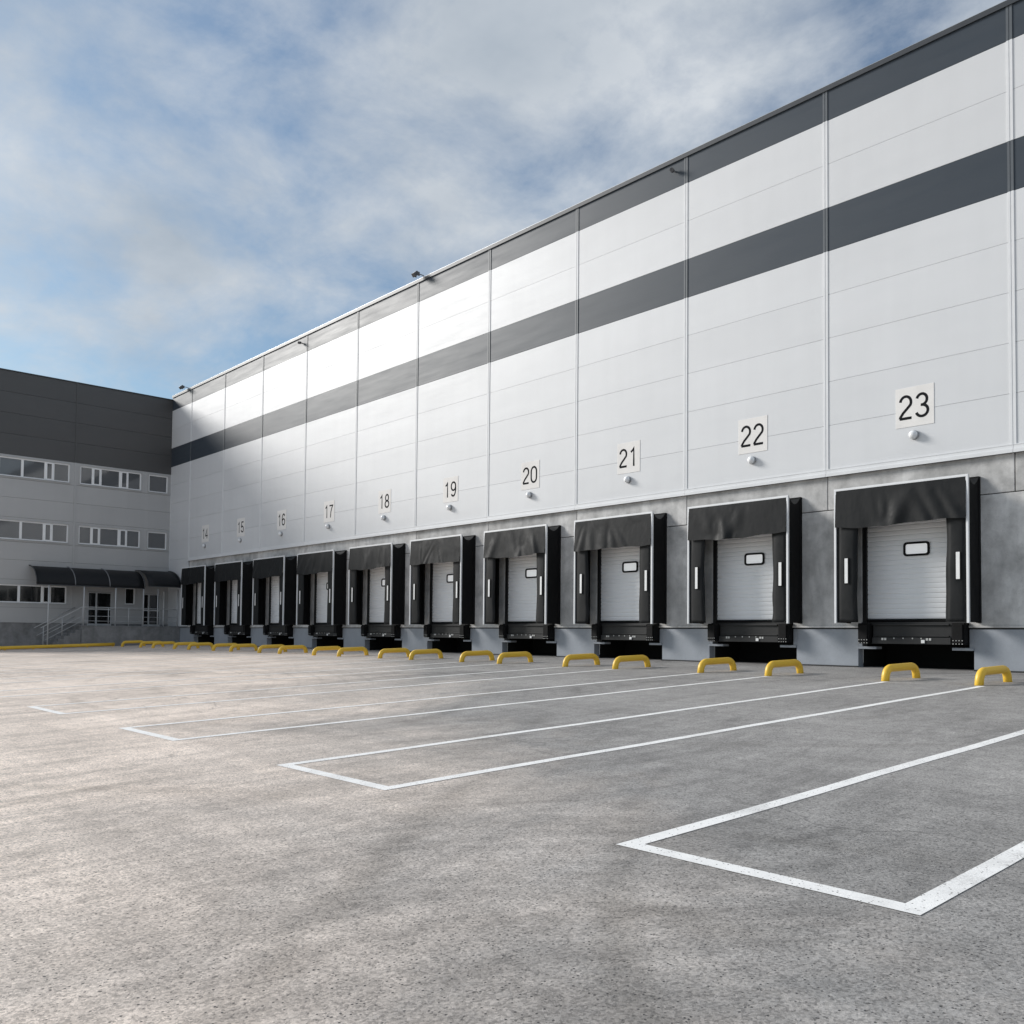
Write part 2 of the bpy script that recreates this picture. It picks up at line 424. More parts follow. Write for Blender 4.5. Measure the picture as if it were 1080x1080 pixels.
# plinth with openings
SL0, SL1 = -4.10, -1.01
for k in range(10):
    o_ = -BAY*k; bm = nb()
    a = o_-5+SL1 if k < 9 else XP0
    box(bm, a, o_+SL0, .012, .3, -.25, ZP)
    box(bm, o_+SL0, o_+DW0+.0, .012, .3, .57, ZP)
    # small ledges under the leveller corners
    box(bm, o_+SL0, o_+DW0+.42, -.03, .3, .50, .57)
    wpart('plinth', bm, M['plinth'], bevel=.008)
    bm = nb(); box(bm, o_+DW1, o_+SL1, .012, .3, .572, ZP); box(bm, o_+DW1-.42, o_+SL1, -.03, .3, .50, .57); wpart('leveller_ledge', bm, M['plinth'], bevel=.008)
bm = nb(); box(bm, SL1, XR, .012, .3, -.25, ZP)
wpart('plinth', bm, M['plinth'], bevel=.008)
# pits
bm = nb()
for k in range(10):
    o_ = -BAY*k; bm = nb()
    quad(bm, [(o_+SL0-.1, 1.7, -.3), (o_+SL1+.1, 1.7, -.3), (o_+SL1+.1, 1.7, 1.2), (o_+SL0-.1, 1.7, 1.2)])
    quad(bm, [(o_+SL0, .3, -.3), (o_+SL0, 1.7, -.3), (o_+SL0, 1.7, 1.2), (o_+SL0, .3, 1.2)])
    quad(bm, [(o_+SL1, .3, -.3), (o_+SL1, 1.7, -.3), (o_+SL1, 1.7, 1.2), (o_+SL1, .3, 1.2)])
    quad(bm, [(o_+SL0, .05, 1.26), (o_+SL1, .05, 1.26), (o_+SL1, 1.7, 1.26), (o_+SL0, 1.7, 1.26)])
    quad(bm, [(o_+SL0, .62, .004), (o_+SL1, .62, .004), (o_+SL1, 1.7, .004), (o_+SL0, 1.7, .004)])
    wpart('pit', bm, M['void'])
# dirt line where plinth meets yard
for a, b_ in [(-50, -49.1)] + [(-BAY*k+SL1, -BAY*k+5+SL0) for k in range(9, 0, -1)] + [(SL1, XR)]:
    bm = nb(); box(bm, a, b_, -.022, .012, -.03, .022); wpart('base_seal', bm, M['joint'])
# dock doors
def door_mesh():
    bm = nb(); n = 20; z0, z1 = 1.33, 4.02; x0, x1 = -3.86, -1.24; y = .10
    hh = (z1-z0)/n; prof = []
    for i in range(n):
        a = z0+i*hh; sec = (i % 5 == 0 and i > 0)
        d = .022 if sec else .013
        prof += [(y+d, a), (y+d, a+(.012 if sec else .008)), (y, a+.026), (y-.003, a+hh*.55), (y, a+hh-.02)]
    prof.append((y+.02, z1))
    vs = [(bm.verts.new((x0, p[0], p[1])), bm.verts.new((x1, p[0], p[1]))) for p in prof]
    for A, B in zip(vs, vs[1:]): bm.faces.new((A[0], A[1], B[1], B[0]))
    return bm
d0 = None
for k in range(10):
    if d0 is None:
        d0 = obj('dock_door', door_mesh(), M['door'], parent=wh, loc=(20, 0, 0)); d = d0
        bm = nb(); wx0, wx1, wz0, wz1, fw = -2.84, -2.14, 3.02, 3.40, .055
        def rr(x0, x1, z0, z1, r, y):
            pts = []
            for cx, cz, a0 in ((x1-r, z1-r, 0), (x0+r, z1-r, 90), (x0+r, z0+r, 180), (x1-r, z0+r, 270)):
                for q in range(5):
                    a = R(a0+q*22.5); pts.append((cx+r*cos(a), y, cz+r*sin(a)))
            return pts
        A = [bm.verts.new(p) for p in rr(wx0, wx1, wz0, wz1, .09, .06)]
        B = [bm.verts.new(p) for p in rr(wx0+fw, wx1-fw, wz0+fw, wz1-fw, .05, .06)]
        A2 = [bm.verts.new(p) for p in rr(wx0, wx1, wz0, wz1, .09, .11)]
        B2 = [bm.verts.new(p) for p in rr(wx0+fw, wx1-fw, wz0+fw, wz1-fw, .05, .11)]
        for i in range(20):
            j = (i+1) % 20
            bm.faces.new((A[i], A[j], B[j], B[i])); bm.faces.new((A[i], A2[i], A2[j], A[j])); bm.faces.new((B[i], B[j], B2[j], B2[i]))
        wf = obj('window_frame', bm, M['rubber'], parent=d)
        bm = nb(); bm.faces.new([bm.verts.new(p) for p in rr(wx0+.02, wx1-.02, wz0+.02, wz1-.02, .05, .088)])
        wp = obj('window_pane', bm, M['doorpane'], parent=d)
        bm = nb(); box(bm, -3.86, -1.24, .06, .12, 1.265, 1.33); sealb = obj('bottom_seal', bm, M['rubber'], parent=d)
    else:
        copy_tree(d0, wh, (20-BAY*k, 0, 0))
for k in range(10):
    o_ = -BAY*k; bm = nb()
    box(bm, o_+DW0, o_-3.865, .03, .24, 1.16, 4.05); box(bm, o_-1.235, o_+DW1, .03, .24, 1.16, 4.05)
    box(bm, o_-3.865, o_-1.235, .03, .24, 4.02, 4.05)
    wpart('door_jamb', bm, M['steel'])
for k in range(10):
    o_ = -BAY*k; bm = nb(); box(bm, o_+DW0, o_+DW1, .16, .24, 1.0, 4.1); wpart('door_backing', bm, M['void'])

# ------------------------------------------------------------------ dock shelters
NUM = [23, 22, 21, 20, 19, 18, 17, 16, 15, 14]
X0, X1, ZB, ZT, YF, YR = -1.80, 1.78, 1.21, 4.92, -.74, -.10       # local to the door centre -2.6
def curtain(seed, x0, x1, z0, z1, y, nx=56, nz=22, sag=.05):
    rnd = random.Random(seed); bm = nb()
    ph = [(rnd.uniform(0, 6.3), rnd.uniform(2.2, 9), rnd.uniform(.25, 1)) for _ in range(8)]
    folds = [(rnd.uniform(.05, .95), rnd.uniform(-.22, .22), rnd.uniform(.025, .07), rnd.choice((-1, 1))*rnd.uniform(.03, .065)) for _ in range(6)]
    low = [rnd.uniform(-.03, .03) for _ in range(6)]
    vs = []
    for i in range(nx+1):
        u = i/nx; col = []
        for j in range(nz+1):
            v = j/nz; e = (1-v)
            d = sum(a*sin(p+f*u*2+v*1.7*a) for p, f, a in ph)*.006
            for c, sl, w, a in folds: d += a*math.exp(-((u-c-sl*e)/w)**2)*(e**.8)
            d *= (1-math.exp(-(1-v)*6))*(1-math.exp(-(min(u, 1-u))*30)*.6)
            zz = z0+(z1-z0)*v - e*(.03*sin(pi*u) + .025*sin(u*7+low[0]*80) + .012*sin(u*23+low[1]*90))*1
            col.append(bm.verts.new((x0+(x1-x0)*u, y-.004-abs(d)*1.0-e*.05, zz)))
        vs.append(col)
    for i in range(nx):
        for j in range(nz):
            bm.faces.new((vs[i][j], vs[i+1][j], vs[i+1][j+1], vs[i][j+1])).smooth = True
    return bm
def side_curtains(t, k):
    rnd = random.Random(50+k)
    w = .062
    # inner pads beside the opening (front curtains)
    for a, b_ in ((X0+w, X0+.66), (X1-.56, X1-w)):
        bm = nb(); nn = 30; cols = []; p1, p2, pull, foot = rnd.uniform(0, 6), rnd.uniform(0, 6), rnd.uniform(-.03, .03), rnd.choice((0, 0, 0, .04))
        left = a < 0
        for j in range(nn+1):
            v = j/nn; z = ZB+.02+(4.0-ZB)*v; e = .018*sin(v*5+p1)+.008*sin(v*13+p2)+pull*sin(pi*v)+foot*math.exp(-((v-.12)/.1)**2)
            bl = .03*sin(v*3.1)
            xa, xb = (a, b_+e) if left else (a+e, b_)
            cols.append([bm.verts.new((xa+(xb-xa)*q/4, YF+.012-(.02+bl*.4)*sin(pi*q/4), z)) for q in range(5)])
        for j in range(nn):
            for q in range(4): bm.faces.new((cols[j][q], cols[j][q+1], cols[j+1][q+1], cols[j+1][q])).smooth = True
        sc = obj('side_curtain', bm, M['fabric'], t)
        so = sc.modifiers.new('thick', 'SOLIDIFY'); so.thickness = .012
        xm = X0+.36 if left else X1-.26
        bm = nb(); box(bm, xm-.045, xm+.045, YF-.045, YF-.025, 2.30, 2.98)
        obj('guide_marking', bm, M['white_strip'], sc)
        bm = nb(); box(bm, xm-.075, xm-.045, YF-.04, YF-.028, 2.28, 3.0)
        box(bm, xm+.045, xm+.075, YF-.04, YF-.028, 2.28, 3.0)
        obj('marking_border', bm, M['rubber'], sc)
shelters = []
sh0 = None
def scal(u, d=.20): return d*(1-(2*u-1)**2)       # sag of the roof sheet between front and rear frames
for k in range(10):
    x = -2.6-BAY*k
    where = 'nearest and rightmost of the row' if k == 0 else ('farthest of the row, beside the office porch' if k == 9 else 'between numbers %d and %d' % (NUM[k+1], NUM[k-1]))
    lab = 'black white-edged dock shelter under number %d, %s' % (NUM[k], where)
    if sh0 is None:
        t = sh0 = empty('dock_shelter', (x, 0, 0), lab, 'dock shelter', 'dock shelters along the warehouse wall')
        # white frame
        w = .062
        bm = nb(); box(bm, X0, X0+w, YF-.03, YF+.035, ZB-.01, ZT-w); box(bm, X1-w, X1, YF-.03, YF+.035, ZB-.01, ZT-w); box(bm, X0, X1, YF-.03, YF+.035, ZT-w, ZT)
        obj('edge_frame', bm, M['alu'], t, bevel=.006)
        # side fabric with scalloped top
        for sx, nm in ((X0+.012, 'side_sheet'), (X1-.012, 'side_sheet')):
            bm = nb(); n = 14; cols = []
            for i in range(n+1):
                u = i/n; y = YF+.03+(YR-YF-.03)*u
                for_z = [ZB+.01]+[ZB+(ZT-ZB)*q/10 for q in range(1, 10)]+[ZT-.02-scal(u)]
                cols.append([bm.verts.new((sx+(.02*sin(q*1.3+u*5) if 0 < q < 10 and 0 < i < n else 0)*(1 if sx > 0 else -1)*.6, y, z)) for q, z in enumerate(for_z)])
            for i in range(n):
                for q in range(10): bm.faces.new((cols[i][q], cols[i+1][q], cols[i+1][q+1], cols[i][q+1])).smooth = True
            obj(nm, bm, M['rubber'], t)
        bm = nb(); n = 14; m_ = 10; cols = []
        for i in range(n+1):
            u = i/n; y = YF+.03+(YR-YF-.03)*u
            cols.append([bm.verts.new((X0+.012+(X1-X0-.024)*q/m_, y, ZT-.02-scal(u)-.03*sin(pi*q/m_))) for q in range(m_+1)])
        for i in range(n):
            for q in range(m_): bm.faces.new((cols[i][q], cols[i+1][q], cols[i+1][q+1], cols[i][q+1])).smooth = True
        obj('roof_sheet', bm, M['fabric'], t)
        bm = nb(); box(bm, X0, X0+.10, YR, -.002, ZB, ZT-.10); box(bm, X1-.10, X1+.01, YR, -.002, ZB, ZT-.10); box(bm, X0, X1+.01, YR, -.002, ZT-.10, ZT+.02)
        obj('rear_frame', bm, M['rubber'], t, bevel=.01)
    else:
        t = empty('dock_shelter', (x, 0, 0), lab, 'dock shelter', 'dock shelters along the warehouse wall')
        for ch in [c for c in C.objects if c.parent == sh0 and not c.name.startswith(('head_curtain', 'side_curtain'))]: copy_tree(ch, t)
    side_curtains(t, k)
    obj('head_curtain', curtain(100+k, X0+.05, X1-.05, 3.83, ZT-.05, YF-.02), M['fabric'], t)

# ------------------------------------------------------------------ dock levellers
lv0 = None
for k in range(10):
    x = -2.555-BAY*k
    lab = 'black dock leveller with rubber buffers below the door under number %d' % NUM[k]
    if lv0 is None:
        t = lv0 = empty('dock_leveller', (x, 0, .55), lab, 'dock leveller', 'dock levellers under the doors')
        bm = nb(); box(bm, -1.40, 1.40, -.10, .9, .60, .69); box(bm, -1.05, 1.05, -.14, .0, .10, .13)
        box(bm, -1.05, 1.05, -.12, .3, .13, .60); box(bm, -1.05, 1.05, -.19, -.12, .10, .27)
        obj('platform', bm, M['steel'], t, bevel=.008)
        for s in (-1, 1):
            bm = nb(); a, b_ = (-1.42, -1.10) if s < 0 else (1.10, 1.42)
            box(bm, a, b_, -.26, .0, .10, .66); box(bm, a+.03, b_-.03, -.32, -.26, .14, .62)
            obj('buffer', bm, M['rubber'], t, bevel=.012)
            bm = nb()
            for q in range(4):
                for zz in (.13, .215):
                    bx = (a+.05+q*.075); box(bm, bx, bx+.022, -.328, -.318, zz-.02, zz)
            obj('buffer_bolts', bm, M['marks'], t)
        bm = nb()
        for q in (-.78, -.70, .42, .50): box(bm, q, q+.055, -.202, -.19, .20, .26)
        for q in (-.45, -.2, .05, .28): box(bm, q, q+.03, -.198, -.19, .235, .27)
        obj('worn_lugs', bm, M['marks'], t)
        bm = nb(); box(bm, .30, .39, -.215, -.19, .13, .215); obj('reflector', bm, M['white_strip'], t)
        bm = nb(); box(bm, -1.0, 1.0, -.17, -.12, .60, .64); box(bm, -.99, .99, -.155, -.12, .30, .33)
        obj('lip', bm, M['steel'], t, bevel=.006)
    else:
        t = copy_tree(lv0, None, (x, 0, .55)); t['label'] = lab

# ------------------------------------------------------------------ number plates
def arc(cx, cy, rx, ry, a0, a1, n=14):
    return [(cx+rx*cos(R(a0+(a1-a0)*i/n)), cy+ry*sin(R(a0+(a1-a0)*i/n))) for i in range(n+1)]
DG = {
 '0': [[*arc(.28, .68, .225, .27, 0, 180, 10), *arc(.28, .32, .225, .27, 180, 360, 10), (.505, .68)]],
 '1': [[(.10, .76), (.21, .83), (.30, .95), (.30, .0)]],
 '2': [[*arc(.28, .70, .22, .25, 172, -30, 14), (.36, .46), (.17, .27), (.065, .115), (.04, .045)], [(.03, .045), (.52, .045)]],
 '3': [[*arc(.265, .725, .205, .225, 165, -85, 14)], [(.22, .505), (.285, .50), *arc(.27, .27, .235, .23, 82, -165, 16)]],
 '4': [[(.39, .0), (.39, .93), (.045, .30), (.045, .27), (.54, .27)]],
 '5': [[(.49, .945), (.145, .945), (.085, .50), *arc(.27, .305, .225, .255, 130, -165, 16)]],
 '6': [[*arc(.29, .70, .20, .25, 20, 90, 6), *arc(.29, .50, .235, .45, 90, 180, 10), *arc(.285, .30, .225, .25, 180, 540, 22)]],
 '7': [[(.04, .925), (.51, .925), (.36, .70), (.25, .42), (.20, .0)]],
 '8': [[*arc(.28, .725, .185, .22, 0, 360, 20)], [*arc(.28, .275, .23, .228, 0, 360, 22)]],
 '9': [[*arc(.27, .25, .20, .205, 200, 270, 6), *arc(.27, .50, .235, .455, -90, 0, 10), *arc(.275, .68, .225, .265, 0, 360, 22)]],
}
def ribbon(bm, pts, w, y, o, s):
    P = [Vector(p) for p in pts]; P = [p for i, p in enumerate(P) if i == 0 or (p-P[i-1]).length > 1e-4]
    closed = (P[0]-P[-1]).length < 1e-3
    L = []; Rr = []
    for i, p in enumerate(P):
        if closed: a = P[i-1] if i else P[-2]; b_ = P[i+1] if i < len(P)-1 else P[1]
        else: a = P[max(0, i-1)]; b_ = P[min(len(P)-1, i+1)]
        d1 = (p-a) if (p-a).length > 1e-6 else (b_-p); d2 = (b_-p) if (b_-p).length > 1e-6 else d1
        d1 = d1.normalized(); d2 = d2.normalized(); t_ = (d1+d2)
        t_ = t_.normalized() if t_.length > .1 else d2
        nrm = Vector((-t_.y, t_.x)); k = min(1.9, 1/max(.3, nrm.dot(Vector((-d1.y, d1.x)))))
        L.append(p+nrm*w/2*k); Rr.append(p-nrm*w/2*k)
    f = lambda q, yy: bm.verts.new((o[0]+q.x*s, yy, o[1]+q.y*s))
    l = [f(q, y) for q in L]; r = [f(q, y) for q in Rr]
    for i in range(len(P)-1): bm.faces.new((l[i], l[i+1], r[i+1], r[i]))
for k in range(10):
    n = str(NUM[k]); xc = -2.44-BAY*k
    lab = 'square cream number plate reading %s in dark grey numerals on the silver wall' % n
    t = empty('number_plate', (xc, YC, 7.03), lab, 'number plate', 'number plates above the dock doors')
    bm = nb(); box(bm, -.515, .515, -.010, 0, -.54, .54); obj('plate', bm, M['plaque'], t, bevel=.004)
    for i, ch in enumerate(n):
        bm = nb(); h = .66
        for j, st in enumerate(DG[ch]): ribbon(bm, st, .112, -.0122-.0010*j, (-.425+i*.445+ (0.02 if ch == '1' else 0), -.325), h)
        obj('numeral', bm, M['ink'], t)
    t = empty('bulkhead_lamp', (xc-.01, YC, 6.25), 'small round wall lamp on the silver wall directly below number %s' % n, 'wall lamp', 'wall lamps under the number plates')
    bm = nb(); bmesh.ops.create_uvsphere(bm, u_segments=20, v_segments=12, radius=.115, matrix=Matrix.Translation((0, -.09, 0)) @ Matrix.Diagonal((1, .8, 1, 1)))
    obj('lamp_cover', bm, M['lampglass'], t, smooth=True)
    bm = nb(); tube(bm, [(0, 0, 0), (0, -.08, 0)], .125, 20); obj('lamp_base', bm, M['galv'], t)

# ------------------------------------------------------------------ yellow guide barriers
def hoop():
    bm = nb(); L = 1.34; h = .275
    pts = fillet([(0, 0, -.12), (0, .07, h), (0, L-.07, h), (0, L, -.12)], .19, 8)
    tube(bm, pts, .088, 16); return bm
bar0 = None
def barrier(x, y, rot, lab):
    global bar0
    if bar0 is None: o = bar0 = obj('guide_barrier', hoop(), M['yellow'])
    else: o = bar0.copy(); C.objects.link(o)
    o.location = (x, y, gz(y)); o.rotation_euler = (math.atan(GS), 0, rot)
    tag(o, lab, 'barrier', 'yellow hoop barriers guiding trucks to the docks')
for k in range(11):
    if k < 10:
        barrier(-1.24-BAY*k, -4.42, -.09+random.uniform(-.03, .03), 'yellow hoop barrier on the asphalt right of the dock under number %d' % NUM[k])
    if k == 0: lab = 'rightmost and nearest yellow hoop barrier, at the right edge of the view'
    else: lab = 'yellow hoop barrier on the asphalt left of the dock under number %d' % NUM[k-1]
    barrier(.80-BAY*k+random.uniform(-.05, .05), -4.45, -.09+random.uniform(-.03, .03), lab)
# long low yellow rail in front of the office
bm = nb(); pts = []
for i in range(0, 8): pts.append((-50.35-.0*i, -4.5-i*1.5, gz(-4.5-i*1.5)+.14))
tube(bm, pts, .10, 12)
for i in range(0, 8, 1): tube(bm, [(pts[i][0], pts[i][1]-.1, pts[i][2]), (pts[i][0], pts[i][1]-.1, pts[i][2]-.25)], .06, 8)
tag(obj('kerb_rail', bm, M['yellow']), 'long low straight yellow rail along the foot of the grey office building', 'rail')

# ------------------------------------------------------------------ office building
OY = -14.6
of = empty('office_building', (XL, -9, 0), 'three storey grey office block with dark upper band and strip windows', 'building')
def opart(name, bm, m, parent=None, **k):
    if parent: return obj(name, bm, m, parent=parent, **k)
    return obj(name, bm, m, parent=of, loc=(-XL, 9, 0), **k)
XF = XL            # facade plane; faces +x
HO = 16.62; DB = 11.5
ycuts = [0, -6.2, -12.3, OY]
wins = []   # (y0,y1,z0,z1,kind)
for z0, z1, rowk in ((10.18, 11.34, 3), (6.34, 7.50, 2)):
    wins += [(-11.95, -6.55, z0, z1, 'A'), (-5.92, -2.08, z0, z1, 'B'), (-1.58, -.30, z0, z1, 'C'), (-14.3, -12.7, z0, z1, 'C')]
wins += [(-11.95, -6.55, 2.48, 3.58, 'A'), (-2.95, -2.31, 2.56, 3.66, 'D'), (-14.3, -12.7, 2.48, 3.58, 'C')]
doors = [(-5.25, -3.78), (-1.80, -.62)]
# facade = grid of panel boxes leaving openings
def facade(bm, ya, yb, za, zb, holes, x0, x1, gap=.006):
    ys = sorted({ya, yb, *[v for h in holes for v in h[:2] if ya < v < yb]}); zs = sorted({za, zb, *[v for h in holes for v in h[2:4] if za < v < zb]})
    for a, b_ in zip(ys, ys[1:]):
        z = za
        segs = []
        for c, d in zip(zs, zs[1:]):
            if any(h[0] < (a+b_)/2 < h[1] and h[2] < (c+d)/2 < h[3] for h in holes):
                if segs: segs.append(None)
                continue
            if segs and segs[-1] is not None and abs(segs[-1][1]-c) < 1e-6: segs[-1][1] = d
            else: segs.append([c, d])
        for s_ in segs:
            if s_: quadbox(bm, x0, x1, a, b_, s_[0], s_[1], ya, yb, za, zb, gap)
def quadbox(bm, x0, x1, a, b_, c, d, ya, yb, za, zb, g):
    box(bm, x0, x1, a+(g if a == ya else 0), b_-(g if b_ == yb else 0), c+(g if c == za else 0), d-(g if d == zb else 0))
holes = [(w[0], w[1], w[2], w[3]) for w in wins] + [(d[0], d[1], 1.0, 3.32) for d in doors]
bm = nb()
zrows = [1.26, 3.78, 5.98, 8.02, 9.9, DB]
zrows = [1.26, 2.2, 3.9, 5.1, 6.2, 7.7, 8.9, 10.05, DB]
for yb, ya in zip(ycuts, ycuts[1:]):
    for c, d in zip(zrows, zrows[1:]): facade(bm, ya, yb, c, d, holes, XF-.1, XF)
opart('lower_cladding', bm, M['office'])
bm = nb()
for yb, ya in zip(ycuts, ycuts[1:]):
    n = 4
    for i in range(n): box(bm, XF-.1, XF+.003, ya+.007, yb-.007, DB+(HO-DB)/n*i+.007, DB+(HO-DB)/n*(i+1)-.007)
opart('upper_band', bm, M['anthracite'])
bm = nb(); box(bm, XF-14, XF-.25, OY+.1, 0, -.8, HO-.1); opart('office_body', bm, M['roofing'])
bm = nb(); box(bm, XF-14, XF-.0, OY-.05, OY, 1.26, HO); opart('end_wall', bm, M['office'])
bm = nb(); box(bm, XF-14.05, XF+.05, OY-.06, 0, HO, HO+.06); opart('roof_coping', bm, M['coping'])
bm = nb()   # plinth wall with door openings
for a, b_ in ((OY, -5.25), (-3.78, -1.8), (-.62, 0)): box(bm, XF-.1, XF-.03, a, b_, -.9, 1.26)
for d in doors: box(bm, XF-.1, XF-.03, d[0], d[1], -.9, 1.1)
opart('concrete_base', bm, M['porch_concrete'])
bm = nb(); box(bm, XF-.22, XF-.2, OY+.1, 0, -.5, HO-.1); opart('dark_interior', bm, M['void'])
for y in ycuts[1:3]:
    bm = nb(); box(bm, XF+.003, XF+.03, y-.06, y+.06, 1.28, DB, 0); box(bm, XF+.006, XF+.03, y-.06, y+.06, DB, HO-.01, 1)
    opart('cover_strip', bm, [M['office'], M['anthracite']])
bm = nb(); box(bm, XF+.003, XF+.06, -.09, YC-.001, 1.3, DB, 0); opart('corner_trim', bm, M['trim_light'])
def window(y0, y1, z0, z1, kind):
    # white frame with mullions, glass, grey flashing surround
    x = XF
    if kind == 'A':
        L = y1-y0; panes = [(0, .16), (.19, .245), (.275, .49), (.52, .735), (.765, .82), (.85, 1)] ; panes = [(1-b_, 1-a) for a, b_ in panes]; panes = [(0,.16),(.188,.236),(.262,.485),(.512,.735),(.765,.815),(.845,1)]
    elif kind == 'B': panes = [(0, .175), (.215, .30), (.34, .635), (.685, .765), (.80, 1)]
    else: panes = [(0, 1)]
    f = .07; bm = nb()
    xa, xb = x-.09, x-.03
    box(bm, xa, xb, y0, y1, z0, z0+f); box(bm, xa, xb, y0, y1, z1-f, z1)
    ia, ib = y0+f, y1-f; W_ = ib-ia
    box(bm, xa, xb, y0, ia, z0+f, z1-f); box(bm, xa, xb, ib, y1, z0+f, z1-f)
    prev = 0
    for i, (a, b_) in enumerate(panes):
        if i: box(bm, xa, xb+.0, ia+W_*panes[i-1][1], ia+W_*a, z0+f, z1-f)
    for i, (a, b_) in enumerate(panes):
        if b_-a < .1 and kind != 'C' and len(panes) > 1:       # opening sash, thicker frame
            ya, yb = ia+W_*a, ia+W_*b_
            box(bm, xb, xb+.03, ya-.09, ya, z0+.03, z1-.03); box(bm, xb, xb+.03, yb, yb+.09, z0+.03, z1-.03)
            box(bm, xb, xb+.03, ya, yb, z0+.03, z0+.11); box(bm, xb, xb+.03, ya, yb, z1-.11, z1-.03)
    o = opart('window', bm, M['upvc'])
    bm = nb(); quad(bm, [(x-.07, y0+.02, z0+.02), (x-.07, y1-.02, z0+.02), (x-.07, y1-.02, z1-.02), (x-.07, y0+.02, z1-.02)])
    opart('pane', bm, M['darkglass'] if z0 < 4 else M['glass'], parent=o)
    bm = nb(); q = .07
    box(bm, x+.004, x+.03, y0-q, y1+q, z0-q-.02, z0); box(bm, x+.004, x+.03, y0-q, y1+q, z1, z1+q)
    box(bm, x+.004, x+.03, y0-q, y0, z0, z1); box(bm, x+.004, x+.03, y1, y1+q, z0, z1)
    opart('surround', bm, M['office'], parent=o)
    bm = nb(); box(bm, x-.03, x+.07, y0-.02, y1+.02, z0-.025, z0-.001); opart('sill', bm, M['galv'], parent=o)
for w in wins: window(*w)
for (a, b_) in doors:
    bm = nb(); x = XF-.05; f = .06; m1 = a+(b_-a)*.36
    box(bm, x-.04, x+.03, a, a+f, 1.13, 3.30); box(bm, x-.04, x+.03, b_-f, b_, 1.13, 3.30); box(bm, x-.04, x+.03, m1-.05, m1+.05, 1.13, 3.3-f)
    box(bm, x-.04, x+.03, a+f, b_-f, 3.3-f, 3.30)
    for c, d in ((a+f, m1-.05), (m1+.05, b_-f)):
        box(bm, x-.03, x+.02, c, d, 1.15, 1.27); box(bm, x-.03, x+.02, c, d, 2.16, 2.26)
    o = opart('glazed_door', bm, M['post'])
    bm = nb(); quad(bm, [(x, a+.02, 1.15), (x, b_-.02, 1.15), (x, b_-.02, 3.28), (x, a+.02, 3.28)]); opart('pane', bm, M['darkglass'], parent=o)
    bm = nb(); tube(bm, [(x+.03, m1+.09, 2.0), (x+.08, m1+.09, 2.0), (x+.08, m1+.09, 2.45), (x+.03, m1+.09, 2.45)], .014, 8); opart('handle', bm, M['galv'], parent=o)
bm = nb(); tube(bm, [(XF+.08, -.42, 1.2), (XF+.08, -.42, 3.5)], .045, 10); opart('drain_pipe', bm, M['upvc'])
# porch
XP = -51.35
bm = nb(); box(bm, XF-.03, XP, -6.15, -.01, -.5, 1.12); box(bm, XF-.03, XP+.03, -6.18, -.01, 1.06, 1.125)
pz = empty('entrance_porch', (XF+1, -3, 0), 'raised concrete porch with steps in front of the office doors', 'porch')
obj('platform', bm, M['porch_concrete'], pz, loc=(-(XF+1), 3, 0))
bm = nb()
n = 7; base = gz(-8)
for i in range(n):
    top = 1.06-(i+1)*(1.06-base)/(n+0.); box(bm, XF+.02, XP-.02, -6.18-(i+1)*.32, -6.18-i*.32, -.5, top)
obj('steps', bm, M['porch_concrete'], pz, loc=(-(XF+1), 3, 0))
hr = empty('handrail', (XP, -4, 1.1), 'thin grey metal handrail along the office porch and down its steps', 'handrail')
def hp(name, bm): obj(name, bm, M['post'], hr, loc=(-XP, 4, -1.1))
xr = XP-.08
bm = nb(); tube(bm, [(xr, 0-.12, 2.28), (xr, -6.1, 2.28), (xr, -8.45, .95)], .024, 8); tube(bm, [(xr, -.12, 1.72), (xr, -6.1, 1.72), (xr, -8.3, .48)], .014, 8)
tube(bm, [(xr, -.12, 1.42), (xr, -6.1, 1.42), (xr, -8.2, .22)], .014, 8)
tube(bm, [(XF+.35, -6.1, 2.28), (XF+.35, -8.45, .95)], .024, 8); tube(bm, [(XF+.35, -6.1, 1.7), (XF+.35, -8.3, .48)], .014, 8)
hp('rails', bm)
for y, zt, zb in ((-6.1, 2.28, 1.1), (-4.55, 2.28, 1.12), (-3.3, 2.28, 1.12), (-1.05, 2.28, 1.12), (-.15, 2.28, 1.12), (-7.25, 1.62, .5), (-8.3, 1.04, -.25)):
    bm = nb(); tube(bm, [(xr, y, zb), (xr, y, zt)], .022, 8); hp('baluster', bm)
# canopy
ca = empty('entrance_canopy', (XF, -4.5, 0), 'curved smoked canopy on slim grey posts over the office entrance', 'canopy')
def cp(name, bm, m, **k): return obj(name, bm, m, ca, loc=(-XF, 4.5, 0), **k)
def arcp(zw, zf, dx, n=12):
    return [(XF+.04+dx*sin(pi/2*i/n)**1.15, zf+(zw-zf)*cos(pi/2*i/n)**1.0) for i in range(n+1)]
def csheet(y0, y1, zw, zf, dx):
    bm = nb(); P = arcp(zw, zf, dx); seg = max(2, int(abs(y1-y0)/.4)); cols = []
    for j in range(seg+1):
        y = y0+(y1-y0)*j/seg; cols.append([bm.verts.new((x, y, z)) for x, z in P])
    for A, B in zip(cols, cols[1:]):
        for i in range(len(P)-1): bm.faces.new((A[i], A[i+1], B[i+1], B[i])).smooth = True
    return bm
for y0, y1, zw, zf, dx in ((-8.75, -2.35, 4.78, 3.58, 1.75), (-2.30, -.12, 4.86, 3.72, 2.3)):
    o = cp('roof_sheet', csheet(y0, y1, zw, zf, dx), M['poly']); s_ = o.modifiers.new('t', 'SOLIDIFY'); s_.thickness = .02
